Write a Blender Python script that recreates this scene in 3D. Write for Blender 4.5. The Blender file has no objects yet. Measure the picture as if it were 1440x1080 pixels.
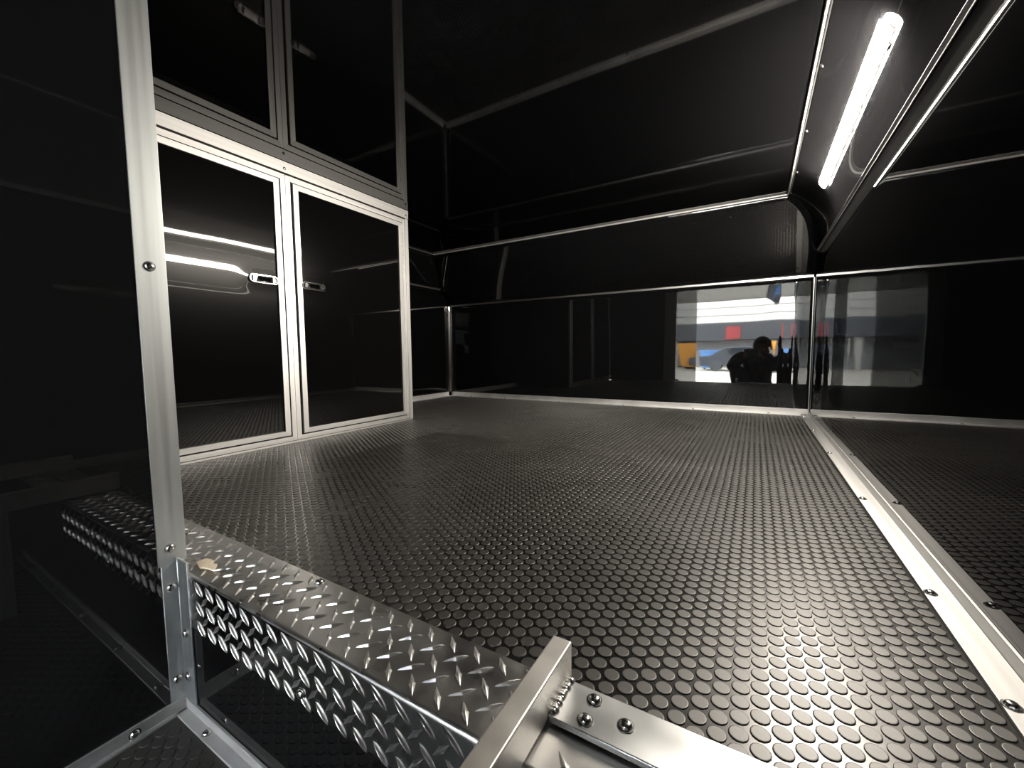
import bpy, bmesh, math, random
from mathutils import Vector, Matrix

scene = bpy.context.scene
COL = scene.collection
random.seed(4)

# ------------------------------------------------------------------ units
# Lengths below are written in "h" (camera height above the raised deck = 0.35 m), origin at the camera.
S = 0.35
ZF = -1.68                      # lower floor
def P(x, y, z):
    return Vector((x * S, y * S, (z - ZF) * S))

# ------------------------------------------------------------------ camera
yaw, pit, rol = 0.534564455, 0.0751096934, -0.00932417763
f_px = 578.451708
cy, sy, cp, sp = math.cos(yaw), math.sin(yaw), math.cos(pit), math.sin(pit)
fw = Vector((-sy * cp, cy * cp, -sp))
rt = Vector((cy, sy, 0))
up = rt.cross(fw)
c_, s_ = math.cos(rol), math.sin(rol)
rt2 = c_ * rt + s_ * up
up2 = -s_ * rt + c_ * up
cam_data = bpy.data.cameras.new('camera')
cam = bpy.data.objects.new('camera', cam_data)
COL.objects.link(cam)
m = Matrix((rt2, up2, -fw)).transposed().to_4x4()
m.translation = P(0, 0, 0)
cam.matrix_world = m
cam_data.sensor_fit = 'HORIZONTAL'
cam_data.sensor_width = 36.0
cam_data.lens = f_px / 1440 * 36
cam_data.clip_start = 0.01
cam_data.clip_end = 500
scene.camera = cam

# ------------------------------------------------------------------ overcast sky, exposure
LED_STRENGTH = 520.0
SKY_STRENGTH = 90.0
world = bpy.data.worlds.new('sky')
scene.world = world
world.use_nodes = True
world.cycles.sampling_method = 'NONE'
wn = world.node_tree
wn.nodes.clear()
wo = wn.nodes.new('ShaderNodeOutputWorld')
wb = wn.nodes.new('ShaderNodeBackground')
wb.inputs['Color'].default_value = (0.90, 0.95, 1.0, 1)
wb.inputs['Strength'].default_value = SKY_STRENGTH
wn.links.new(wb.outputs[0], wo.inputs[0])
vs = scene.view_settings
scene.display_settings.display_device = 'sRGB'
vs.view_transform = 'Standard'
vs.look = 'None'
vs.exposure = 0.0
vs.gamma = 1.0
vs.use_curve_mapping = False
scene.cycles.max_bounces = 10
scene.cycles.glossy_bounces = 8
scene.cycles.diffuse_bounces = 4
scene.cycles.sample_clamp_indirect = 3.0
scene.cycles.adaptive_threshold = 0.003
scene.cycles.denoising_prefilter = 'ACCURATE'

# ------------------------------------------------------------------ materials
def new_mat(name):
    mt = bpy.data.materials.new(name)
    mt.use_nodes = True
    nt = mt.node_tree
    return mt, nt, nt.nodes['Principled BSDF']

def noise(nt, scale, detail=2.0, rough=0.5, vec=None, stretch=None):
    tc = nt.nodes.new('ShaderNodeTexCoord')
    n = nt.nodes.new('ShaderNodeTexNoise')
    n.inputs['Scale'].default_value = scale
    n.inputs['Detail'].default_value = detail
    n.inputs['Roughness'].default_value = rough
    if stretch:
        mp = nt.nodes.new('ShaderNodeMapping')
        mp.inputs['Scale'].default_value = stretch
        nt.links.new(tc.outputs['Object'], mp.inputs['Vector'])
        nt.links.new(mp.outputs[0], n.inputs['Vector'])
    else:
        nt.links.new(tc.outputs['Object'], n.inputs['Vector'])
    return n

def bump(nt, src, strength, dist):
    b = nt.nodes.new('ShaderNodeBump')
    b.inputs['Strength'].default_value = strength
    b.inputs['Distance'].default_value = dist
    nt.links.new(src, b.inputs['Height'])
    return b

def ramp(nt, src, a, b, lo=0.3, hi=0.7):
    r = nt.nodes.new('ShaderNodeMapRange')
    r.inputs['From Min'].default_value = lo
    r.inputs['From Max'].default_value = hi
    r.inputs['To Min'].default_value = a
    r.inputs['To Max'].default_value = b
    nt.links.new(src, r.inputs['Value'])
    return r

def black_gloss(name, wave=0.002, scale=1.6, rough=0.3, coat_rough=0.02, spec=0.35, coat=1.0, ior=1.5, base=0.0025):
    mt, nt, b = new_mat(name)
    b.inputs['Base Color'].default_value = (base, base, base * 1.1, 1)
    b.inputs['Roughness'].default_value = rough
    b.inputs['Specular IOR Level'].default_value = spec
    b.inputs['Coat Weight'].default_value = coat
    b.inputs['Coat Roughness'].default_value = coat_rough
    b.inputs['Coat IOR'].default_value = ior
    n = noise(nt, scale, 1.0)
    bp = bump(nt, n.outputs['Fac'], 1.0, wave)
    nt.links.new(bp.outputs[0], b.inputs['Coat Normal'])
    nt.links.new(bp.outputs[0], b.inputs['Normal'])
    return mt

def aluminium(name, base=0.78, rough=0.34, stretch=(1, 1, 1), scale=14, var=0.12, tint=(1, 1, 1), bumpd=0.0002, metal=1.0):
    mt, nt, b = new_mat(name)
    b.inputs['Metallic'].default_value = metal
    n = noise(nt, scale, 2.0, 0.5, stretch=stretch)
    mix = nt.nodes.new('ShaderNodeMix')
    mix.data_type = 'RGBA'
    mix.inputs['A'].default_value = (base * 0.78 * tint[0], base * 0.78 * tint[1], base * 0.78 * tint[2], 1)
    mix.inputs['B'].default_value = (base * tint[0], base * tint[1], base * tint[2], 1)
    rr = ramp(nt, n.outputs['Fac'], 0, 1, 0.2, 0.8)
    nt.links.new(rr.outputs[0], mix.inputs['Factor'])
    nt.links.new(mix.outputs['Result'], b.inputs['Base Color'])
    r2 = ramp(nt, n.outputs['Fac'], rough - var / 2, rough + var / 2, 0.2, 0.8)
    nt.links.new(r2.outputs[0], b.inputs['Roughness'])
    bp = bump(nt, n.outputs['Fac'], 0.4, bumpd)
    nt.links.new(bp.outputs[0], b.inputs['Normal'])
    return mt

def plain(name, col, rough=0.5, metal=0.0, spec=0.5, scale=30, amt=0.15):
    mt, nt, b = new_mat(name)
    n = noise(nt, scale, 3.0)
    mix = nt.nodes.new('ShaderNodeMix')
    mix.data_type = 'RGBA'
    mix.inputs['A'].default_value = (*[c * (1 - amt) for c in col], 1)
    mix.inputs['B'].default_value = (*[min(1, c * (1 + amt)) for c in col], 1)
    nt.links.new(n.outputs['Fac'], mix.inputs['Factor'])
    nt.links.new(mix.outputs['Result'], b.inputs['Base Color'])
    b.inputs['Roughness'].default_value = rough
    b.inputs['Metallic'].default_value = metal
    b.inputs['Specular IOR Level'].default_value = spec
    return mt

M_WALL = black_gloss('black gloss wall sheet', 0.0012, 2.2, rough=0.25, spec=0.0, coat_rough=0.02, ior=1.40)
M_WALL_R = black_gloss('black gloss side wall sheet', 0.0012, 2.2, rough=0.25, spec=0.0, coat_rough=0.02, ior=1.28)
M_COVE = black_gloss('black gloss cove sheet', 0.0010, 1.6, rough=0.26, spec=0.0, coat_rough=0.03, ior=1.40, base=0.012)
M_CEIL = black_gloss('black gloss ceiling sheet', 0.0010, 1.6, rough=0.3, spec=0.0, coat_rough=0.03, ior=1.40)
M_DOOR = black_gloss('black gloss door panel', 0.0007, 3.0, rough=0.2, spec=0.04, coat=0.75)
M_LEFT = black_gloss('black gloss partition', 0.0012, 1.8, rough=0.3, spec=0.0, ior=1.36)
M_ALU = aluminium('mill finish aluminium', 0.84, 0.52, scale=9)
M_ALU_Y = aluminium('brushed aluminium rails', 0.64, 0.50, stretch=(14, 0.25, 14), scale=6, var=0.08, bumpd=0.00005)
M_ALU_Z = aluminium('brushed aluminium upright', 0.74, 0.50, stretch=(14, 14, 0.25), scale=6, var=0.08, bumpd=0.00005)
M_POST = aluminium('brushed aluminium post', 0.74, 0.40, stretch=(14, 14, 0.25), scale=6, var=0.08, tint=(0.92, 0.97, 1.0), bumpd=0.00005)
M_TUBE = aluminium('satin aluminium tube', 0.88, 0.46, scale=20, tint=(1.0, 0.98, 0.95), bumpd=0.0001)
M_PLATE = aluminium('worn aluminium plate', 0.80, 0.34, tint=(0.95, 0.98, 1.0), scale=11, var=0.2, bumpd=0.0003)
M_TREAD = aluminium('bright diamond plate', 0.70, 0.18, scale=16, var=0.10, bumpd=0.0010)
M_TREAD_LIT = aluminium('lightened diamond plate top', 0.80, 0.31, scale=18, var=0.2, bumpd=0.0010)  # lit copy of the tread plate: the top's extra light is in its colour
M_LUG = aluminium('diamond plate lugs', 0.86, 0.33, scale=30, var=0.1, bumpd=0.0002)
M_TRIM = aluminium('thin bright seam trim', 0.75, 0.3, scale=3, var=0.04, bumpd=0.00002)
M_TRIM2 = aluminium('dull thin trim', 0.66, 0.42, scale=3, var=0.04, bumpd=0.00002, metal=0.55)
M_CHROME = aluminium('chrome latch', 0.85, 0.08, scale=10, var=0.02, bumpd=0.00005)
M_SCREW = aluminium('zinc screw', 0.62, 0.24, scale=40, var=0.1)
M_DARKGAP = plain('shadow gap rubber', (0.01, 0.01, 0.01), 0.7)

def rubber(name, col, rough, spec, var=0.2):
    mt, nt, b = new_mat(name)
    n = noise(nt, 60, 6.0, 0.65)
    n2 = noise(nt, 3.0, 3.0, 0.6)
    add = nt.nodes.new('ShaderNodeMath')
    add.operation = 'MULTIPLY'
    nt.links.new(n.outputs['Fac'], add.inputs[0])
    nt.links.new(n2.outputs['Fac'], add.inputs[1])
    mix = nt.nodes.new('ShaderNodeMix')
    mix.data_type = 'RGBA'
    mix.inputs['A'].default_value = (*[c * (1 - var) for c in col], 1)
    mix.inputs['B'].default_value = (*[c * (1 + var) for c in col], 1)
    rr = ramp(nt, add.outputs[0], 0, 1, 0.1, 0.45)
    nt.links.new(rr.outputs[0], mix.inputs['Factor'])
    nt.links.new(mix.outputs['Result'], b.inputs['Base Color'])
    b.inputs['Specular IOR Level'].default_value = spec
    r2 = ramp(nt, n2.outputs['Fac'], rough - 0.05, rough + 0.05)
    nt.links.new(r2.outputs[0], b.inputs['Roughness'])
    return mt
M_RUB = rubber('black rubber flooring', (0.005, 0.0047, 0.0042), 0.27, 0.8)
M_COIN = rubber('black rubber stud', (0.015, 0.0138, 0.012), 0.46, 0.9)
M_RUB_LOW = rubber('black rubber entry flooring', (0.006, 0.0058, 0.0055), 0.55, 0.15)

# ------------------------------------------------------------------ mesh helpers
class MB:
    def __init__(self):
        self.v, self.f = [], []
    def add(self, verts, faces):
        o = len(self.v)
        self.v += [tuple(p) for p in verts]
        self.f += [tuple(i + o for i in q) for q in faces]
        return self
    def box(self, x0, x1, y0, y1, z0, z1):
        vs_ = [(x, y, z) for x in (x0, x1) for y in (y0, y1) for z in (z0, z1)]
        return self.add(vs_, [(0, 1, 3, 2), (4, 6, 7, 5), (0, 4, 5, 1), (2, 3, 7, 6), (0, 2, 6, 4), (1, 5, 7, 3)])
    def prism(self, poly, axis, a0, a1):
        """poly: 2D points in the two remaining axes (in xyz order); extruded along axis from a0 to a1."""
        def mk(p, a):
            if axis == 'x': return (a, p[0], p[1])
            if axis == 'y': return (p[0], a, p[1])
            return (p[0], p[1], a)
        n = len(poly)
        vs_ = [mk(p, a0) for p in poly] + [mk(p, a1) for p in poly]
        fs = [tuple(range(n))[::-1], tuple(range(n, 2 * n))]
        fs += [(i, (i + 1) % n, n + (i + 1) % n, n + i) for i in range(n)]
        return self.add(vs_, fs)
    def tube(self, pts, r, n=8, cap=True):
        pts = [Vector(p) for p in pts]
        rs = r if isinstance(r, (list, tuple)) else [r] * len(pts)
        vs_, fs = [], []
        for i, p in enumerate(pts):
            d = (pts[min(i + 1, len(pts) - 1)] - pts[max(i - 1, 0)]).normalized()
            a = d.cross(Vector((0, 0, 1)) if abs(d.z) < 0.9 else Vector((1, 0, 0))).normalized()
            b = d.cross(a)
            for k in range(n):
                t = 2 * math.pi * k / n
                vs_.append(p + rs[i] * (a * math.cos(t) + b * math.sin(t)))
        for i in range(len(pts) - 1):
            for k in range(n):
                fs.append((i * n + k, i * n + (k + 1) % n, (i + 1) * n + (k + 1) % n, (i + 1) * n + k))
        if cap:
            fs.append(tuple(range(n))[::-1])
            fs.append(tuple(range((len(pts) - 1) * n, len(pts) * n)))
        return self.add(vs_, fs)
    def lathe(self, prof, c, axis='z', n=12):
        """prof: (radius, height) list from base to top."""
        vs_, fs = [], []
        for r, hgt in prof:
            for k in range(n):
                t = 2 * math.pi * k / n
                a, b = r * math.cos(t), r * math.sin(t)
                q = {'z': (a, b, hgt), 'x': (hgt, a, b), 'y': (b, hgt, a), '-y': (a, -hgt, b)}[axis]
                vs_.append((c[0] + q[0], c[1] + q[1], c[2] + q[2]))
        for i in range(len(prof) - 1):
            for k in range(n):
                fs.append((i * n + k, i * n + (k + 1) % n, (i + 1) * n + (k + 1) % n, (i + 1) * n + k))
        fs.append(tuple(range(n))[::-1])
        fs.append(tuple(range((len(prof) - 1) * n, len(prof) * n)))
        return self.add(vs_, fs)
    def mesh(self, name, mat, origin=None, raw=False, angle=35):
        me = bpy.data.meshes.new(name)
        if raw:
            vv = self.v
        else:
            vv = [P(*p) for p in self.v]
        if origin is not None:
            o = Vector(origin)
            vv = [Vector(p) - o for p in vv]
        me.from_pydata([tuple(p) for p in vv], [], self.f)
        me.materials.append(mat)
        if not raw or angle:
            bm = bmesh.new(); bm.from_mesh(me)
            bmesh.ops.recalc_face_normals(bm, faces=bm.faces)
            bm.to_mesh(me); bm.free()
        if angle:
            me.shade_smooth()
            me.set_sharp_from_angle(angle=math.radians(angle))
        return me

ROOT = {}
def wloc(o):
    return ROOT.get(o.name, Vector((0, 0, 0)))

def link(name, me, parent=None, loc=None):
    o = bpy.data.objects.new(name, me)
    COL.objects.link(o)
    if parent is not None:
        o.parent = parent
        pl = wloc(parent)
    else:
        pl = Vector((0, 0, 0))
    L = Vector(loc) if loc is not None else pl
    o.location = L - pl
    ROOT[o.name] = L
    return o

def obj(name, mb, mat, parent=None, bevel=0.0, raw=False, angle=35, origin=None, seg=2):
    """one mesh object; its origin is its parent's origin (or the given point)."""
    L = Vector(origin) if origin is not None else (wloc(parent) if parent is not None else Vector((0, 0, 0)))
    me = mb.mesh(name, mat, L, raw, angle)
    o = link(name, me, parent, L)
    if bevel:
        b = o.modifiers.new('bevel', 'BEVEL')
        b.width = bevel; b.segments = seg; b.limit_method = 'ANGLE'
        b.harden_normals = False
    return o

def tag(o, label=None, cat=None, group=None, kind=None):
    if label: o['label'] = label
    if cat: o['category'] = cat
    if group: o['group'] = group
    if kind: o['kind'] = kind
    return o

def empty(name, loc, label, cat, group=None):
    o = bpy.data.objects.new(name, None)
    o.empty_display_size = 0.05
    COL.objects.link(o)
    o.location = loc
    ROOT[o.name] = Vector(loc)
    return tag(o, label, cat, group)

def struct(name, mb, mat, label, cat, bevel=0.0, origin=None, **k):
    o = obj(name, mb, mat, None, bevel, origin=origin, **k)
    return tag(o, label, cat, kind='structure')

# a shared pan-head screw mesh, axis +Z, radius 1 -> scaled copies
def screw_mesh(r, hgt, mat):
    b = MB()
    b.lathe([(r * 1.25, 0), (r * 1.25, hgt * 0.18), (r, hgt * 0.2), (r * 0.93, hgt * 0.6), (r * 0.66, hgt * 0.93), (r * 0.3, hgt * 1.02), (r * 0.3, hgt * 0.7)], (0, 0, 0), 'z', 14)
    return b.mesh('screw', mat, raw=True, angle=40)
SCREW = screw_mesh(0.0062, 0.0042, M_SCREW)
SCREW_S = screw_mesh(0.0046, 0.0030, M_SCREW)
def screw(p, normal, parent, me=None, name='screw'):
    o = link(name, me or SCREW, parent, P(*p))
    o.rotation_euler = Vector(normal).to_track_quat('Z', 'Y').to_euler()
    return o

# ------------------------------------------------------------------ room constants (h units)
XR, XL, YB = 0.725, -6.25, 7.70       # right wall, left wall, back wall
XP = -2.30                            # near partition face on the left
YN = 0.80                             # front of the raised deck
ZC = 2.11                             # ceiling
ZS = 1.112                            # seam of the back wall
YO = -4.6                             # open doorway behind the camera
T = 0.06                              # shell thickness

def sheet(name, fn, nu, nv, mat, thick, label, cat, kind='structure', parent=None, smooth=True):
    """a thin sheet from fn(u, v) with u, v in 0..1 (h units), thickened outward by a solidify modifier"""
    b = MB()
    vs_ = [fn(i / nu, j / nv) for j in range(nv + 1) for i in range(nu + 1)]
    fs = [(j * (nu + 1) + i, j * (nu + 1) + i + 1, (j + 1) * (nu + 1) + i + 1, (j + 1) * (nu + 1) + i) for j in range(nv) for i in range(nu)]
    me = bpy.data.meshes.new(name)
    me.from_pydata([tuple(P(*p)) for p in vs_], [], fs)
    pm = me.polygons[len(me.polygons) // 2]
    if pm.normal.dot(P(-2, 3, 0.5) - pm.center) < 0: me.flip_normals()
    me.materials.append(mat)
    me.shade_smooth()
    o = link(name, me, parent)
    s = o.modifiers.new('thickness', 'SOLIDIFY')
    s.thickness = thick * S
    s.offset = -1
    if label: tag(o, label, cat)
    if kind: tag(o, kind=kind)
    return o

def lerp(a, b, t): return a + (b - a) * t

# ------------------------------------------------------------------ floors
fb = MB().box(XL, XR, 1.085, YB, -1.06, -1.0)
deck = struct('floor', fb, M_RUB, 'black studded rubber floor of the raised deck, lit by the strip lamp', 'floor', origin=P(-2.5, 1.085, -1.0))
lb = MB().box(XL, XR, YO, YN + 0.02, ZF - 0.06, ZF)
low = struct('floor', lb, M_RUB_LOW, 'dark studded rubber floor of the low entry below the deck', 'floor', origin=P(-0.8, 0, ZF))
# the deck's core, below the flooring
cd = struct('wall_riser', MB().box(XP + 0.0, XR, YN + 0.001, YN + 0.03, ZF, -1.243), M_WALL, 'glossy black riser panel below the diamond plate edge', 'wall', origin=P(-0.8, YN, ZF))

# studs
PITCH = 0.0572
CR, CH = 0.0243, 0.0034
def stud_verts(seg, lod):
    if lod == 0: prof = [(CR, 0.0), (CR, CH * 0.62), (CR - 0.0012, CH * 0.9), (CR - 0.003, CH)]
    else: prof = [(CR, 0.0), (CR - 0.001, CH * 0.8), (CR - 0.003, CH)]
    vs_, fs = [], []
    for r, z in prof:
        for k in range(seg):
            t = 2 * math.pi * k / seg
            vs_.append((r * math.cos(t), r * math.sin(t), z))
    for i in range(len(prof) - 1):
        for k in range(seg):
            fs.append((i * seg + k, i * seg + (k + 1) % seg, (i + 1) * seg + (k + 1) % seg, (i + 1) * seg + k))
    fs.append(tuple(range((len(prof) - 1) * seg, len(prof) * seg)))
    return vs_, fs

def to_px(x, y, z):
    v = Vector((x, y, z))
    d = v.dot(fw)
    if d <= 0.05: return None
    return 720 + f_px * v.dot(rt2) / d, 540 - f_px * v.dot(up2) / d, d

def lattice(x0, x1, y0, y1):
    out = []
    i0 = int((x0 - 0.0405) / 0.0495) - 1
    for i in range(i0, int((x1 - 0.0405) / 0.0495) + 2):
        x = 0.0405 + 0.0495 * i
        if x < x0 or x > x1: continue
        yy = 1.1328 + (0.0286 if i % 2 else 0.0)
        j = math.ceil((y0 - yy) / PITCH)
        while yy + j * PITCH <= y1:
            out.append((x, yy + j * PITCH)); j += 1
    return out

def big_mesh(name, pts, z, near, mat, parent):
    v0, f0 = stud_verts(16, 0); v1, f1 = stud_verts(10, 1)
    V, F = [], []
    L = wloc(parent)
    for (x, y) in pts:
        vv, ff = (v0, f0) if near(x, y) else (v1, f1)
        o = len(V)
        for a, b, c in vv:
            q = P(x + a, y + b, z + c) - L
            V.append((q.x, q.y, q.z))
        F += [tuple(i + o for i in q) for q in ff]
    me = bpy.data.meshes.new(name)
    me.from_pydata(V, [], F)
    me.materials.append(mat)
    o = link(name, me, parent, L)
    return tag(o, kind='stuff')

pts = [p for p in lattice(XL + 0.14, 0.625, 1.085 + 0.012, 7.58)
       if not (p[0] < -4.48 and p[1] < 4.63) and not (-0.54 < p[0] < 0.62 and p[1] < 1.10)]
vis = []
for p in pts:
    q = to_px(p[0], p[1], -1.0)
    if q and -20 < q[0] < 1460 and -20 < q[1] < 1100: vis.append((q[2], p))
vis.sort()
single = set(p for _, p in vis[:300])
v0, f0 = stud_verts(18, 0)
sm = bpy.data.meshes.new('stud')
sm.from_pydata([(a * S, b * S, c * S) for a, b, c in v0], [], f0)
sm.materials.append(M_COIN)
for p in single:
    link('stud', sm, deck, P(p[0], p[1], -1.0))
big_mesh('stud_field', [p for p in pts if p not in single], -1.0, lambda x, y: y < 4.0 and x > -3.5, M_COIN, deck)
lpts = lattice(XP + 0.06, XR - 0.08, YO + 0.1, 0.73)
big_mesh('stud_field', lpts, ZF, lambda x, y: False, M_RUB_LOW, low)

# ------------------------------------------------------------------ walls and ceiling
def back_low(u, v):
    x = lerp(XL, XR, u); z = lerp(-1.0, ZS, v)
    y = YB
    # sheet metal is pulled out of flat near the corners and slightly oil-canned
    d = XR - x
    if d < 0.42: y += -0.012 * math.sin(d / 0.42 * math.pi) ** 2
    return (x, y, z)
w = sheet('wall_back', back_low, 160, 24, M_WALL, T, 'glossy black lower back wall sheet mirroring the bright doorway', 'wall')
def cove_r(v):
    """right cove: hollow curve from the wall top to the ceiling, v in 0..1"""
    b_ = 0.117 * math.sin(math.pi * v)
    return (lerp(XR, 0.31, v) + 0.857 * b_, lerp(1.42, ZC, v) + 0.515 * b_)
_tab = [cove_r(k / 60) for k in range(61)]
def cove_rx(z):
    if z <= 1.42: return XR
    for (xa, za), (xb, zb) in zip(_tab, _tab[1:]):
        if za <= z <= zb: return lerp(xa, xb, (z - za) / max(zb - za, 1e-6))
    return 0.31
YT = 6.84                      # back cove meets the ceiling here
def back_cove(u, v):
    # bowed gently between seam and ceiling
    y = lerp(YB, YT, v) - 0.015 * math.sin(v * math.pi)
    z = lerp(ZS, ZC, v) - 0.015 * math.sin(v * math.pi)
    xl = lerp(XL, -5.95, max(0, (z - 1.46) / (ZC - 1.46)))
    xr = cove_rx(z)
    return (lerp(xl, xr, u), y, z)
sheet('wall_back_cove', back_cove, 60, 14, M_WALL, T, 'glossy black sloping cove panel above the back wall seam', 'wall')
sheet('wall_right', lambda u, v: (XR, lerp(YB, YO, u), lerp(ZF, 1.42, v)), 60, 12, M_WALL_R, T, 'glossy black right wall beside the aluminium floor angle', 'wall')
sheet('wall_right_cove', lambda u, v: (cove_r(v)[0], lerp(YB, YO, u), cove_r(v)[1]), 60, 20, M_COVE, T, 'glossy black sloping cove carrying the bright strip lamp', 'wall')
sheet('wall_left', lambda u, v: (XL, lerp(0.7, YB, u), lerp(-1.0, 1.46, v)), 40, 10, M_WALL, T, 'glossy black left wall beyond the cabinet', 'wall')
sheet('wall_left_cove', lambda u, v: (lerp(XL, -5.95, v), lerp(0.7, YB, u), lerp(1.46, ZC, v)), 40, 6, M_CEIL, T, 'glossy black sloping cove on the left beyond the cabinet', 'wall')
sheet('ceiling', lambda u, v: (lerp(-6.0, 0.36, u), lerp(YO, 6.9, v), ZC), 60, 60, M_CEIL, T, 'glossy black mirror-like ceiling sheet', 'ceiling')
part_l = MB().box(XP - 0.14, XP, YO, YN, ZF, ZC)
wl = struct('wall_partition', part_l, M_LEFT, 'glossy black partition panel at the left edge, in front of the cabinet', 'wall', origin=P(XP, 0, ZF))
part_b = MB().box(XL, XP - 0.0, YN - 0.0, YN + 0.022, -1.0, ZC)
struct('wall_closet', part_b, M_LEFT, 'glossy black closet wall behind the partition, facing the deck', 'wall', origin=P(-4, YN, -1.0))

# ------------------------------------------------------------------ baseboards: aluminium angles
def angle_x(x0, x1, y, zf, wid, hgt, t=0.012, sgn=-1):
    """angle along x: floor flange from wall y toward sgn, upright flange on the wall"""
    b = MB()
    b.prism([(y, zf), (y + sgn * wid, zf), (y + sgn * wid, zf + t), (y + sgn * t, zf + t), (y + sgn * t, zf + hgt), (y, zf + hgt)], 'x', x0, x1)
    return b
def angle_y(y0, y1, x, zf, wid, hgt, t=0.012, sgn=-1):
    b = MB()
    b.prism([(x, zf), (x + sgn * wid, zf), (x + sgn * wid, zf + t), (x + sgn * t, zf + t), (x + sgn * t, zf + hgt), (x, zf + hgt)], 'y', y0, y1)
    return b
bb = struct('baseboard_right', angle_y(1.10, YB - 0.012, XR, -1.0, 0.107, 0.066), M_ALU_Y, 'scuffed aluminium floor angle along the right wall', 'baseboard', origin=P(XR, 4, -1.0), bevel=0.0008)
for y in (1.62, 2.239, 3.479, 4.9, 6.2, 7.1, 7.45):
    screw((XR - 0.085, y, -0.988), (0, 0, 1), bb)
bk = struct('baseboard_back', angle_x(XL + 0.012, XR - 0.012, YB, -1.0, 0.10, 0.10), M_ALU, 'aluminium floor angle along the back wall', 'baseboard', origin=P(-2.7, YB, -1.0), bevel=0.0008)
for x in (-5.6, -4.7, -3.4, -2.1, -0.9, 0.2):
    screw((x, YB - 0.075, -0.988), (0, 0, 1), bk)
struct('baseboard_left', angle_y(4.62, YB - 0.10, XL, -1.0, 0.10, 0.10, sgn=1), M_ALU, 'short aluminium floor angle along the left wall beyond the cabinet', 'baseboard', origin=P(XL, 6, -1.0), bevel=0.0008)
b2 = struct('baseboard_partition', angle_y(YO, YN - 0.008, XP, ZF, 0.03, 0.066, sgn=1), M_ALU_Y, 'aluminium floor angle at the foot of the left partition', 'baseboard', origin=P(XP, 0, ZF), bevel=0.0008)
for y in (0.598, 0.1):
    screw((XP + 0.013, y, ZF + 0.034), (1, 0, 0), b2)
b3 = struct('baseboard_riser', angle_x(XP + 0.012, XR, YN, ZF, 0.055, 0.055), M_ALU, 'aluminium floor angle at the foot of the black riser', 'baseboard', origin=P(-0.8, YN, ZF), bevel=0.0008)
for x in (-2.045, -1.5, -0.9, -0.3, 0.3):
    screw((x, YN - 0.03, ZF + 0.012), (0, 0, 1), b3)

# ------------------------------------------------------------------ thin trims
trims = []
def trim(n, mb, label, mat=M_TRIM, origin=None, bevel=0.0006):
    return struct('trim_%d' % n, mb, mat, label, 'trim', origin=origin, bevel=0 if len(mb.f) > 10 else bevel)
trim(1, MB().box(XL, XR - 0.012, YB - 0.014, YB, ZS - 0.017, ZS + 0.017), 'thin bright seam strip across the back wall', origin=P(-2.7, YB, ZS))
trim(2, MB().tube([(-5.95, YT, ZC - 0.012), (0.31, YT, ZC - 0.010)], 0.014, 12), 'thin bright strip along the far edge of the ceiling', M_TRIM2, origin=P(-2.7, YT, ZC))
t3 = trim(3, MB().tube([(0.31, YO, ZC - 0.012), (0.31, YT - 0.018, ZC - 0.012)], 0.010, 12), 'thin bright strip along the right edge of the ceiling', M_TRIM2, origin=P(0.31, 2, ZC))
for y in (3.9, 4.95, 6.0):
    screw((0.352, y, ZC - 0.03), (-0.857, 0, -0.515), t3, SCREW_S)
trim(4, MB().tube([(-5.95, 0.9, ZC - 0.012), (-5.95, YT - 0.018, ZC - 0.012)], 0.018, 12), 'thin bright strip along the left edge of the ceiling', origin=P(-5.95, 5, ZC))
# cove strips: a small bent moulding with two ridges
def cove_strip(x, z, sgn, y0, y1):
    b = MB()
    b.prism([(x, z - 0.022), (x + sgn * 0.006, z - 0.022), (x + sgn * 0.007, z - 0.003), (x + sgn * 0.018, z + 0.016), (x + sgn * 0.012, z + 0.022), (x, z + 0.004)], 'y', y0, y1)
    return b
trim(5, cove_strip(XR, 1.42, -1, YO, 7.40), 'bright moulding where the right wall meets the cove, below the strip lamp', M_TRIM2, origin=P(XR, 2, 1.42))
trim(6, cove_strip(XL, 1.46, 1, 4.0, 7.38), 'thin bright strip where the left wall meets the cove', origin=P(XL, 6, 1.46))
trim(7, MB().box(XR - 0.012, XR, YB - 0.012, YB, -0.93, ZS - 0.02), 'thin vertical corner strip between back and right walls', origin=P(XR, YB, -0.9))
# curved black corner cover, back left
cc = MB()
R_ = 0.16
poly = [(XL, YB)] + [(XL + R_ - R_ * math.sin(a), YB - R_ + R_ * math.cos(a)) for a in [math.pi / 2 * (1 - k / 10) for k in range(11)]][::1]
cc.prism(poly, 'z', -0.9, ZS - 0.02)
struct('trim_8', cc, black_gloss('black gloss corner cover', 0.0002, 2.0), 'curved black cover in the back left corner', 'trim', origin=P(XL, YB, -0.9))

# left door post: upper flat strip with returned edge, lower angle
st = MB()
st.prism([(XP, 0.723), (XP + 0.009, 0.723), (XP + 0.009, 0.832), (XP - 0.36, 0.832), (XP - 0.36, 0.823), (XP, 0.823)], 'z', -0.955, ZC)
s9 = struct('trim_9', st, M_POST, 'wide aluminium edge strip on the end of the left partition, above deck level', 'trim', origin=P(XP, 0.78, -0.95), bevel=0.0006)
for z in (1.6, 0.392, -0.879):
    screw((XP + 0.009, 0.771, z), (1, 0, 0), s9)
lp = MB()
lp.prism([(XP, 0.733), (XP + 0.008, 0.733), (XP + 0.008, YN - 0.008), (XP + 0.105, YN - 0.008), (XP + 0.105, YN), (XP, YN)], 'z', ZF + 0.05, -0.935)
s10 = struct('trim_10', lp, M_POST, 'lower aluminium corner angle between partition and riser, below deck level', 'trim', origin=P(XP, 0.78, ZF), bevel=0.0008)
for z in (-1.064, -1.512):
    screw((XP + 0.008, 0.765, z), (1, 0, 0), s10)
for z in (-1.289, -1.5):
    screw((XP + 0.05, YN - 0.008, z), (0, -1, 0), s10)

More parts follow.
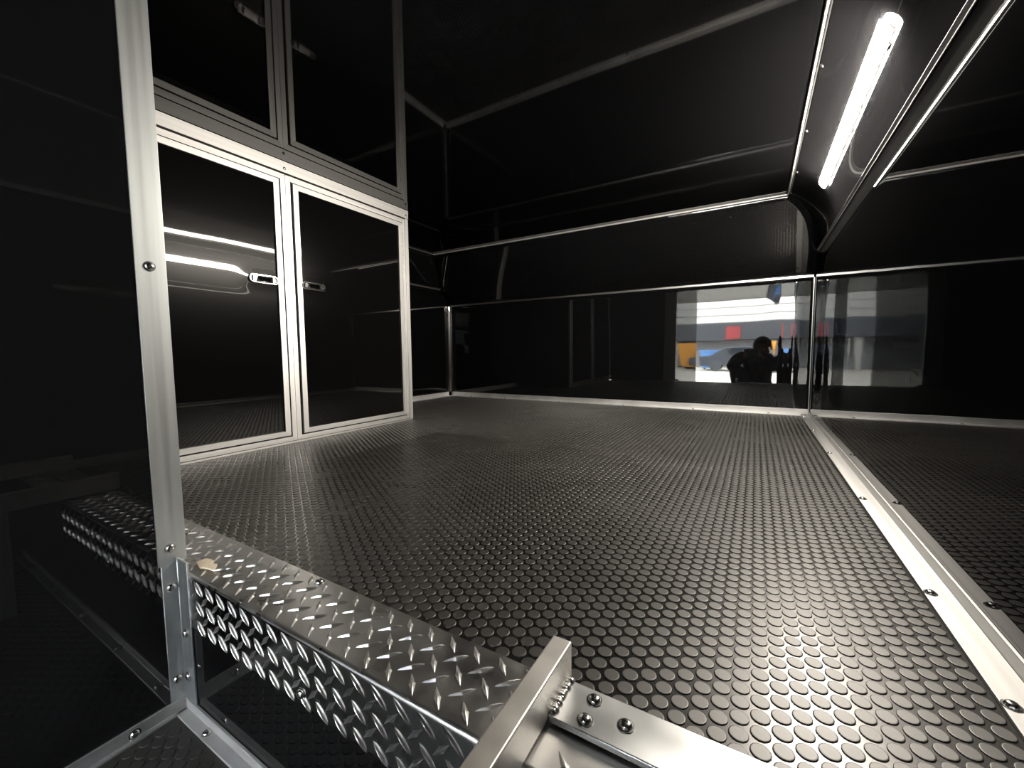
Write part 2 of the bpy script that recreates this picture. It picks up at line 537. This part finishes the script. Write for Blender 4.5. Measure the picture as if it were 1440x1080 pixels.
# ------------------------------------------------------------------ diamond plate nosing
nz = -0.996
def nose_profile():
    t = 0.011; r = 0.016
    out = [(YN - 0.0, -1.245)]
    for k in range(9):
        a = math.pi - k * math.pi / 16
        out.append((YN + r + r * math.cos(a), nz - r + r * math.sin(a)))
    out += [(1.088, nz), (1.088, nz - t), (YN + t, nz - t), (YN + t, -1.245)]
    return out
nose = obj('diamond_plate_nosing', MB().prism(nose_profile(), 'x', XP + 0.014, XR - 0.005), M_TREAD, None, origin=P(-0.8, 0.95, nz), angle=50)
nose.data.materials.append(M_TREAD_LIT)
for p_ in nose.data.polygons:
    if p_.normal.z > 0.3: p_.material_index = 1  # upward faces get the copy with the light painted in
tag(nose, 'bright diamond plate nosing wrapped over the front edge of the raised deck', 'nosing')
obj('end_plate', MB().box(-4.44, XP + 0.014, 0.834, 1.088, nz - 0.011, nz), M_TREAD_LIT, nose)
LL, LW, LH = 0.0435, 0.0112, 0.0085
def lug_mesh(LW=LW):
    # pointed diamond with a sharp ridge and a small burr at its middle
    us = (-1.0, -0.72, -0.4, -0.13, 0.0, 0.13, 0.4, 0.72, 1.0)
    ws = (0.0, 0.30, 0.58, 0.78, 1.0, 0.78, 0.58, 0.30, 0.0)
    hs = (0.0, 0.62, 0.86, 0.96, 1.0, 0.96, 0.86, 0.62, 0.0)
    V, F = [], []
    for u, w_, h_ in zip(us, ws, hs):
        V += [(u * LL, -w_ * LW, 0), (u * LL, -w_ * LW * 0.35, h_ * LH * 0.85), (u * LL, 0, h_ * LH), (u * LL, w_ * LW * 0.35, h_ * LH * 0.85), (u * LL, w_ * LW, 0)]
    for i in range(8):
        for k in range(4):
            F.append((i * 5 + k, (i + 1) * 5 + k, (i + 1) * 5 + k + 1, i * 5 + k + 1))
    me = bpy.data.meshes.new('lug')
    me.from_pydata([(x * S, y * S, z * S) for x, y, z in V], [], F)
    bm = bmesh.new(); bm.from_mesh(me)
    bmesh.ops.remove_doubles(bm, verts=bm.verts, dist=1e-6)
    bmesh.ops.recalc_face_normals(bm, faces=bm.faces)
    bm.to_mesh(me); bm.free()
    if me.polygons[len(me.polygons) // 2].normal.z < 0: me.flip_normals()
    me.materials.append(M_LUG)
    me.shade_smooth(); me.set_sharp_from_angle(angle=math.radians(24))
    return me
LUG = lug_mesh()
LUG_THIN = lug_mesh(LW * 0.42)
lugs = []
for i in range(-22, 24):
    for j in range(-3, 4):
        lugs.append((-1.0655 + 0.1 * i, 1.048 - 0.0985 * j, -45))
        lugs.append((-1.0155 + 0.1 * i, 0.999 - 0.0985 * j, 47))
cnt = []
for (x, y, a) in lugs:
    if not (0.835 < y < 1.072): continue
    if not (-3.4 < x < XR - 0.05): continue
    if x < XP + 0.02 and y < 0.87: continue
    if -0.56 < x < -0.40 or (x > -0.5 and y > 0.90): continue
    q = to_px(x, y, nz)
    cnt.append((q[2] if q else 99, x, y, a))
cnt.sort()
for _, x, y, a in cnt[:190]:
    o = link('lug', LUG, nose, P(x, y, nz))
    o.rotation_euler = (0, 0, math.radians(a))
for i in range(-12, 24):
    for j in range(-1, 4):
        for (x, z, a) in ((-1.29 + 0.0965 * i, -1.085 - 0.0925 * j, 45), (-1.34 + 0.0965 * i, -1.04 - 0.0925 * j, -41)):
            if not (-1.23 < z < -1.02 and XP + 0.13 < x < -0.45): continue
            o = link('lug', LUG_THIN if a < 0 else LUG, nose, P(x, YN, z))
            # lay the lug on the front face: local z -> -y, local x -> x
            o.rotation_euler = (Matrix.Rotation(math.radians(90), 3, 'X') @ Matrix.Rotation(math.radians(a), 3, 'Z')).to_euler()
screw((-1.62, 1.06, nz), (0, 0, 1), nose, SCREW)
screw((-1.36, YN, -1.205), (0, -1, 0), nose, SCREW)
# small cream tape scrap left at the post
tp = MB()
tp.prism([(-2.27, 0.86), (-2.20, 0.845), (-2.12, 0.872), (-2.16, 0.90), (-2.19, 0.888), (-2.215, 0.91), (-2.27, 0.90)], 'z', nz + 0.008, nz + 0.016)
tag(obj('tape_scrap', tp, plain('cream tape', (0.55, 0.48, 0.36), 0.6), None, origin=P(-2.2, 0.88, nz)), 'small torn cream tape scrap on the diamond plate beside the post', 'tape')

# ------------------------------------------------------------------ ladder bracket: tube rails welded to a screwed plate
lad = empty('ladder_frame', P(-0.2, 1.0, -0.985), 'aluminium ladder frame with square tube rail welded to a flat plate on the deck edge', 'ladder')
def rail(x0):
    b = MB()
    b.box(x0, x0 + 0.061, 0.46, 1.102, -0.985, -0.868)
    return b
obj('rail', rail(-0.512), M_TUBE, lad, bevel=0.0016, seg=3)
obj('rail', rail(0.585), M_TUBE, lad, bevel=0.0016, seg=3)
for x0 in (-0.512, 0.585):
    obj('leg', MB().box(x0, x0 + 0.061, 0.46, 0.56, ZF + 0.0, -0.985), M_TUBE, lad, bevel=0.0016, seg=3)
obj('step_tread', MB().box(-0.451, 0.585, 0.44, 0.58, -1.345, -1.325), M_PLATE, lad, bevel=0.0012)
pl = obj('mounting_plate', MB().box(-0.451, 0.585, 0.932, 1.076, -0.987, -0.968), M_PLATE, lad, bevel=0.0012)
for (x, y) in ((-0.358, 1.04), (-0.359, 0.968), (-0.261, 1.005), (0.36, 1.04), (0.36, 0.968)):
    screw((x, y, -0.968), (0, 0, 1), pl, SCREW)
wd = MB()
for k in range(15):
    y = 0.95 + 0.0085 * k
    rr = 0.0125 + 0.002 * math.sin(k * 1.9)
    prof = [(rr, -0.004), (rr * 0.92, rr * 0.5), (rr * 0.55, rr * 0.85), (rr * 0.15, rr * 0.95)]
    wd.lathe(prof, (-0.443 + 0.002 * math.sin(k * 2.3), y, -0.97), 'z', 10)
obj('weld_bead', wd, M_SCREW, lad)

# ------------------------------------------------------------------ cabinet
XC = -4.50
cab = empty('cabinet', P(XC - 0.8, 2.7, -1.0), 'built-in black two-door cabinet with aluminium frames on the deck, reaching the ceiling', 'cabinet')
cy0, cy1 = 0.87, 4.61
body = MB()
body.box(XL + 0.02, XC - 0.05, cy1 - 0.05, cy1 - 0.012, -0.995, ZC - 0.004)
body.box(XL + 0.02, XC - 0.05, cy0, cy0 + 0.03, -0.995, ZC - 0.004)
body.box(XL + 0.02, XC - 0.05, cy0 + 0.03, cy1 - 0.05, -0.995, -0.96)
body.box(XL + 0.02, XC - 0.05, cy0 + 0.03, cy1 - 0.05, ZC - 0.05, ZC - 0.004)
body.box(XC - 0.10, XC - 0.05, cy0 + 0.03, cy1 - 0.05, -0.96, ZC - 0.05)
obj('body', body, M_DOOR, cab)
def mitre(parent, name, y0, y1, z0, z1, wy0, wy1, wz0, wz1, xb, xf, mat):
    """four mitred rails of a rectangular frame lying in a plane x = const, facing +x"""
    O = [(y0, z0), (y1, z0), (y1, z1), (y0, z1)]
    I = [(y0 + wy0, z0 + wz0), (y1 - wy1, z0 + wz0), (y1 - wy1, z1 - wz1), (y0 + wy0, z1 - wz1)]
    for k in range(4):
        k2 = (k + 1) % 4
        if (k == 1 and wy1 <= 0) or (k == 3 and wy0 <= 0) or (k == 0 and wz0 <= 0) or (k == 2 and wz1 <= 0): continue
        b = MB().prism([O[k], O[k2], I[k2], I[k]], 'x', xb, xf)
        obj(name, b, M_ALU_Z if k % 2 else M_ALU_Y, parent, bevel=0.0006)
# outer rails
obj('top_rail', MB().box(XC - 0.05, XC + 0.012, cy0, cy1, 1.988, ZC - 0.004), M_ALU_Y, cab, bevel=0.0006)
obj('bottom_rail', MB().box(XC - 0.05, XC + 0.004, cy0, cy1, -0.998, -0.978), M_ALU_Y, cab, bevel=0.0004)
obj('end_stile', MB().box(XC - 0.05, XC + 0.004, 4.548, cy1, -0.976, 1.986), M_ALU_Z, cab, bevel=0.0006)
obj('back_strip', MB().box(XC - 0.05, XC - 0.03, cy0, 4.55, -0.976, 1.986), M_DARKGAP, cab)
for y in (2.75, 4.56, 0.95):
    screw((XC + 0.012, y, 2.03), (1, 0, 0), cab, SCREW_S)
# opening frames
for (a, b_) in ((0.90, 2.757), (2.759, 4.545)):
    mitre(cab, 'opening_frame', a, b_, -0.973, 1.972, 0.055, 0.055, 0.052, 0.06, XC - 0.03, XC, M_ALU)
# doors
def door(y0, y1, wl_, wr_, hinge_right, latch_y, dent):
    zb, zt = -0.905, 1.902
    gy0, gy1 = y0 + wl_, y1 - wr_
    nu, nv = 60, 110
    vs_, fs = [], []
    for j in range(nv + 1):
        for i in range(nu + 1):
            yy = lerp(gy0 - 0.01, gy1 + 0.01, i / nu); zz = lerp(zb + 0.04, zt - 0.04, j / nv)
            d2 = (max(0.0, abs(yy - latch_y) - 0.09) / 0.10) ** 2 + ((zz - 0.80) / 0.085) ** 2
            vs_.append((XC - 0.006 + dent * math.exp(-d2), yy, zz))
    for j in range(nv):
        for i in range(nu):
            a = j * (nu + 1) + i
            fs.append((a, a + 1, a + nu + 2, a + nu + 1))
    b = MB().add(vs_, fs)
    d = obj('door', b, M_DOOR, cab, angle=60)
    if d.data.polygons[0].normal.x < 0: d.data.flip_normals()
    so = d.modifiers.new('thickness', 'SOLIDIFY'); so.thickness = 0.02 * S; so.offset = -1
    mitre(d, 'door_frame', y0, y1, zb, zt, wl_, wr_, 0.055, 0.06, XC - 0.02, XC + 0.010, M_ALU)
    h = MB()
    hy = (y1 - 0.012, y1 + 0.02) if hinge_right else (y0 - 0.02, y0 + 0.012)
    z = zb + 0.02; k = 0
    while z < zt - 0.02:
        h.box(XC - 0.012, XC + (0.018 if k % 2 else 0.014), hy[0], hy[1], z, z + 0.026)
        z += 0.031; k += 1
    obj('hinge', h, M_ALU, d)
    # chrome slam latch: oval bezel, recessed dish, paddle and two lugs
    L = MB()
    def stadium(hw, hh, n=8):
        r = hh
        o = []
        for k in range(n + 1):
            a = -math.pi / 2 + math.pi * k / n
            o.append((latch_y + hw - r + r * math.cos(a), 0.80 + r * math.sin(a)))
        for k in range(n + 1):
            a = math.pi / 2 + math.pi * k / n
            o.append((latch_y - hw + r + r * math.cos(a), 0.80 + r * math.sin(a)))
        return o
    x0 = XC - 0.006 + dent * 0.8
    o1, o2, o3 = stadium(0.158, 0.050), stadium(0.150, 0.043), stadium(0.140, 0.034)
    n = len(o1)
    V = [(x0, *p) for p in o1] + [(x0 + 0.022, *p) for p in o2] + [(x0 + 0.022, *p) for p in o3] + [(x0 + 0.004, latch_y + (p[0] - latch_y) * 0.96, 0.8 + (p[1] - 0.8) * 0.85) for p in o3]
    F = []
    for r_ in range(3):
        for k in range(n):
            F.append((r_ * n + k, r_ * n + (k + 1) % n, (r_ + 1) * n + (k + 1) % n, (r_ + 1) * n + k))
    F.append(tuple(range(3 * n, 4 * n)))
    L.add(V, F)
    L.prism([(x0 + 0.002, 0.772), (x0 + 0.034, 0.772), (x0 + 0.012, 0.828), (x0 + 0.002, 0.828)], 'y', latch_y - 0.06, latch_y + 0.075)
    L.box(x0 + 0.004, x0 + 0.024, latch_y - 0.115, latch_y - 0.08, 0.772, 0.828)
    L.box(x0 + 0.004, x0 + 0.034, latch_y + 0.085, latch_y + 0.10, 0.772, 0.828)
    o = obj('latch', L, M_CHROME, d, bevel=0.0008)
    o['label'] = 'chrome slam latch'
    return d
door(0.955, 2.682, 0.06, 0.062, False, 2.47, 0.004)
door(2.838, 4.488, 0.062, 0.075, True, 3.04, 0.004)

# ------------------------------------------------------------------ strip lamp on the right cove
lamp = empty('strip_lamp', P(0.575, 4.5, 1.84), 'lit white linear strip lamp mounted on the right cove', 'lamp')
cdir = Vector((-0.415, 0, 0.69)).normalized()
cn = Vector((-0.69, 0, -0.415)).normalized()
cdir = Vector((-0.515, 0, 0.857)).normalized()
cn = Vector((-0.857, 0, -0.515)).normalized()
cc0 = Vector((0.725, 0, 1.42)) + cdir * 0.437 - cn * 0.114
def cbox(s0, s1, n0, n1, y0, y1):
    b = MB()
    poly = []
    for (s, n) in ((s0, n0), (s1, n0), (s1, n1), (s0, n1)):
        q = cc0 + cdir * s + cn * n
        poly.append((q.x, q.z))
    b.prism(poly, 'y', y0, y1)
    return b
mt, nt, bs = new_mat('lit diffuser')
bs.inputs['Base Color'].default_value = (0.9, 0.9, 0.88, 1)
bs.inputs['Emission Color'].default_value = (1.0, 0.915, 0.79, 1)
bs.inputs['Emission Strength'].default_value = LED_STRENGTH
M_LED = mt
obj('channel', cbox(-0.046, 0.046, 0.0, 0.02, 3.25, 5.84), M_ALU, lamp)
db = MB()
poly = []
for k in range(9):
    a = math.pi * k / 8
    q = cc0 + cdir * (0.052 * math.cos(a)) + cn * (0.02 + 0.018 * math.sin(a))
    poly.append((q.x, q.z))
db.prism(poly, 'y', 3.24, 5.85)
obj('diffuser', db, M_LED, lamp, angle=50)
for y in (3.4, 4.5, 5.6):
    obj('clip', cbox(-0.062, 0.062, 0.0, 0.010, y - 0.03, y + 0.03), M_ALU, lamp)

# ------------------------------------------------------------------ outside, seen mirrored in the back wall
G = -0.55                                   # ground level, metres
ground = MB().box(-40, 40, -60, YO * S - 0.02, G - 0.2, G)
tag(obj('ground', ground, plain('sunlit concrete', (0.80, 0.75, 0.64), 0.8, scale=0.8), None, raw=True, origin=(0, -10, G)), 'sunlit pale concrete yard outside the doorway', 'ground', kind='structure')
bd = empty('building', (0, -26.5, G), 'white sided building with dark canopy across the yard', 'building')
def rb(name, x0, x1, y0, y1, z0, z1, mat, parent, **k):
    return obj(name, MB().box(x0, x1, y0, y1, z0, z1), mat, parent, raw=True, **k)
M_SIDE = plain('white siding', (0.88, 0.84, 0.74), 0.7, scale=2)
M_DARK = plain('dark canopy', (0.05, 0.055, 0.06), 0.6)
rb('wall', -18, 18, -27.6, -27.2, G, 14.0, plain('white wall', (0.5, 0.5, 0.5), 0.8), bd)
for k in range(22):
    rb('siding_board', -18, 18, -27.2, -27.12, 2.55 + k * 0.5, 3.0 + k * 0.5, M_SIDE, bd)
rb('canopy', -18, 18, -27.2, -24.8, 1.35, 2.45, M_DARK, bd)
rb('sign', -1.75, -0.85, -24.8, -24.72, 1.4, 2.2, plain('red sign', (0.28, 0.03, 0.03), 0.5), bd)
for x in (-14, -9, -4.6, 3, 8):
    rb('post', x, x + 0.25, -25.2, -24.95, G, 1.35, M_SIDE, bd)
# orange skip, blue bin and dark car under the canopy
sk = empty('skip', (1.7, -23.0, G), 'orange steel skip in the yard, seen mirrored', 'skip')
M_OR = plain('orange paint', (0.85, 0.38, 0.05), 0.5)
b = MB(); b.prism([(1.1, G + 0.15), (2.3, G + 0.15), (2.6, G + 1.7), (0.8, G + 1.7)], 'y', -24, -22)
obj('bin', b, M_OR, sk, raw=True)
for x in (1.2, 1.65, 2.1):
    rb('rib', x, x + 0.1, -22.0, -21.9, G + 0.15, G + 1.65, M_OR, sk)
for x in (1.3, 2.1):
    rb('foot', x - 0.12, x + 0.12, -23.8, -22.2, G, G + 0.15, M_DARK, sk)
bn = empty('wheelie_bin', (-2.30, -22.0, G), 'blue wheeled bin in the yard, seen mirrored', 'bin')
M_BL = plain('blue plastic', (0.12, 0.30, 0.65), 0.5)
b = MB(); b.prism([(-2.80, G + 0.1), (-1.90, G + 0.1), (-1.80, G + 1.15), (-2.90, G + 1.15)], 'y', -22.6, -21.7)
obj('body', b, M_BL, bn, raw=True)
rb('lid', -2.95, -1.75, -22.7, -21.65, G + 1.15, G + 1.25, M_BL, bn)
for x in (-2.75, -1.95):
    b = MB().lathe([(0.12, -0.05), (0.12, 0.05)], (x, -22.6, G + 0.12), 'x', 12)
    obj('wheel', b, M_DARK, bn, raw=True)
car = empty('car', (-0.6, -20.5, G), 'dark parked car in the yard, seen mirrored', 'car')
M_CAR = plain('dark car paint', (0.03, 0.035, 0.045), 0.25)
b = MB(); b.prism([(-2.7, G + 0.3), (1.6, G + 0.3), (1.65, G + 0.75), (0.9, G + 0.88), (0.3, G + 1.38), (-1.4, G + 1.4), (-2.2, G + 0.92), (-2.75, G + 0.85)], 'y', -21.3, -19.6)
obj('body', b, M_CAR, car, raw=True, bevel=0.05)
b = MB(); b.prism([(-1.85, G + 0.92), (0.6, G + 0.92), (0.22, G + 1.3), (-1.35, G + 1.32)], 'y', -21.32, -19.58)
obj('window', b, plain('car glass', (0.02, 0.025, 0.03), 0.08), car, raw=True)
for x in (-1.9, 0.85):
    for y in (-21.25, -19.65):
        b = MB().lathe([(0.2, -0.1), (0.33, -0.09), (0.33, 0.09), (0.2, 0.1)], (x, y, G + 0.33), 'y', 18)
        obj('wheel', b, M_DARK, car, raw=True)

# ------------------------------------------------------------------ photographer crouching behind the camera
per = empty('person', (0.08, -0.75, 0.0), 'person in dark clothes crouching in the doorway and holding up a phone', 'person')
M_SKIN = plain('skin', (0.42, 0.25, 0.18), 0.5)
M_JACKET = plain('dark jacket', (0.012, 0.013, 0.018), 0.8)
M_TROUSER = plain('dark trousers', (0.015, 0.016, 0.022), 0.85)
M_HAIR = plain('dark hair', (0.012, 0.009, 0.007), 0.6)
def skin(name, verts, edges, radii, mat, parent, root=0, sub=2):
    L = wloc(parent)
    me = bpy.data.meshes.new(name)
    me.from_pydata([tuple(Vector(v) - L) for v in verts], edges, [])
    me.materials.append(mat)
    o = link(name, me, parent, L)
    bm = bmesh.new(); bm.from_mesh(me)
    bm.verts.layers.skin.verify()
    bm.to_mesh(me); bm.free()
    for i, r in enumerate(radii):
        sv = me.skin_vertices[0].data[i]
        sv.radius = r if isinstance(r, tuple) else (r, r)
        sv.use_root = (i == root)
    md = o.modifiers.new('skin', 'SKIN'); md.use_smooth_shade = True; md.branch_smoothing = 0.4
    ss = o.modifiers.new('sub', 'SUBSURF'); ss.levels = sub; ss.render_levels = sub
    return o
dy = -0.33
def B(x, y, z): return (x - 0.02, y + dy, z)
V = [B(0, -.43, .21), B(0, -.36, .33), B(0, -.25, .44), B(0.02, -.13, .525), B(0.06, -.05, .575), B(.085, 0.005, .615), B(.09, .03, .655),
     B(-.085, -.37, .20), B(-.20, -.05, .40), B(-.17, -.28, .09),
     B(.085, -.37, .20), B(.14, -.05, .40), B(.14, -.28, .09),
     B(-.17, -.13, .50), B(-.24, .05, .37), (-.075, -.07, .545),
     B(.16, -.13, .50), B(.19, .06, .37), (.045, -.07, .555)]
Ed = [(0, 1), (1, 2), (2, 3), (3, 4), (4, 5), (5, 6), (0, 7), (7, 8), (8, 9), (0, 10), (10, 11), (11, 12), (3, 13), (13, 14), (14, 15), (3, 16), (16, 17), (17, 18)]
Rd = [.045, .08, .11, .09, .052, .078, .07, .055, .05, .038, .055, .05, .038, .058, .042, .026, .058, .042, .026]
body = skin('body', [B(0, -.37, .27)] + V[1:7] + [B(-.08, -.31, .24)] + V[8:10] + [B(.08, -.31, .24)] + V[11:], Ed, Rd, M_SKIN, per)
def mixp(a, b_, t): return tuple(lerp(a[i], b_[i], t) for i in range(3))
jk = skin('jacket', V[:4] + [V[13], V[14], mixp(V[14], V[15], .88), V[16], V[17], mixp(V[17], V[18], .88), mixp(V[3], V[4], .75)],
          [(0, 1), (1, 2), (2, 3), (3, 4), (4, 5), (5, 6), (3, 7), (7, 8), (8, 9), (3, 10)], [.135, .13, .142, .112, .078, .060, .043, .078, .060, .043, .066], M_JACKET, per)
wst = mixp(V[0], V[1], .8)
hl, hr_ = B(-.085, -.37, .20), B(.085, -.37, .20)
tr = skin('trousers', [wst, V[0], hl, mixp(hl, V[8], .5), V[8], mixp(V[8], V[9], .5), V[9], hr_, mixp(hr_, V[11], .5), V[11], mixp(V[11], V[12], .5), V[12]],
          [(0, 1), (1, 2), (2, 3), (3, 4), (4, 5), (5, 6), (1, 7), (7, 8), (8, 9), (9, 10), (10, 11)],
          [.125, .125, .098, .088, .074, .066, .055, .098, .088, .074, .066, .055], M_TROUSER, per, root=1)
for s in (-1, 1):
    skin('shoe', [B(s * .155, -.33, .045), B(s * .16, -.22, .045), B(s * .165, -.09, .03)], [(0, 1), (1, 2)], [.04, .046, .03], M_HAIR, per)
hp = Vector(B(.09, 0.015, .64))
def ball(name, c, r, mat, squash=(1, 1, 1), cut=None):
    bm = bmesh.new()
    bmesh.ops.create_uvsphere(bm, u_segments=20, v_segments=14, radius=1)
    if cut:
        bmesh.ops.delete(bm, geom=[v for v in bm.verts if cut(v.co)], context='VERTS')
    L = wloc(per)
    for v in bm.verts:
        v.co = Vector((v.co.x * r * squash[0], v.co.y * r * squash[1], v.co.z * r * squash[2])) + Vector(c) - L
    me = bpy.data.meshes.new(name); bm.to_mesh(me); bm.free()
    me.materials.append(mat); me.shade_smooth()
    return link(name, me, per, L)
hr = ball('hair', hp + Vector((0, -.012, .018)), .098, M_HAIR, (0.95, 1.1, 1.05), cut=lambda c: c.z < -0.25 or (c.y > 0.55 and c.z < 0.45))
so = hr.modifiers.new('thickness', 'SOLIDIFY'); so.thickness = 0.008
for s in (-1, 1):
    ball('ear', hp + Vector((s * .088, -.005, -.01)), .022, M_SKIN, (.4, .8, 1.3))
    ball('eye', hp + Vector((s * .032, .083, .0)), .012, M_HAIR, (1.2, .6, .8))
ball('nose', hp + Vector((0, .098, -.025)), .014, M_SKIN, (.8, 1.3, 1.6))
ball('mouth', hp + Vector((0, .083, -.062)), .02, plain('lips', (.35, .13, .11), .5), (1.1, .5, .35))
# phone: a thin slab whose lens sits at the viewpoint
ph = MB()
camM = cam.matrix_world.copy()
def C3(a, b_, c): return camM @ Vector((a, b_, c))
vv = [C3(a, b_, c) for a in (-.125, .03) for b_ in (-.055, .02) for c in (.012, .020)]
ph.add(vv, [(0, 1, 3, 2), (4, 6, 7, 5), (0, 4, 5, 1), (2, 3, 7, 6), (0, 2, 6, 4), (1, 5, 7, 3)])
tag(obj('phone', ph, plain('black phone', (.02, .02, .022), .25), None, raw=True, origin=C3(-.05, -.02, .016), bevel=0.003), 'black smartphone held up in both hands of the crouching person', 'phone')
# fingers wrapped round both ends of the phone
for s, wr in ((-1, V[15]), (1, V[18])):
    xe = -.125 if s < 0 else .03
    for k in range(4):
        t = -0.050 + 0.019 * k
        ln = (.9, 1.0, .95, .8)[k]
        p0 = Vector(lerp(Vector(wr), C3(xe + s * .012, t * .6 - .01, .03), .75))
        p1 = C3(xe + s * .012, t, .034); p2 = C3(xe + s * .014, t, .016); p3 = C3(xe - s * .012 * ln, t, .004)
        skin('finger', [tuple(wr), tuple(p0), tuple(p1), tuple(p2), tuple(p3)], [(0, 1), (1, 2), (2, 3), (3, 4)], [.02, .010, .009, .0085, .0065], M_SKIN, per, sub=1)
    skin('thumb', [tuple(wr), tuple(C3(xe + s * .01, -.06, .05)), tuple(C3(xe - s * .008, -.04, .034)), tuple(C3(xe - s * .022, -.022, .030))], [(0, 1), (1, 2), (2, 3)], [.022, .013, .0105, .008], M_SKIN, per, sub=1)
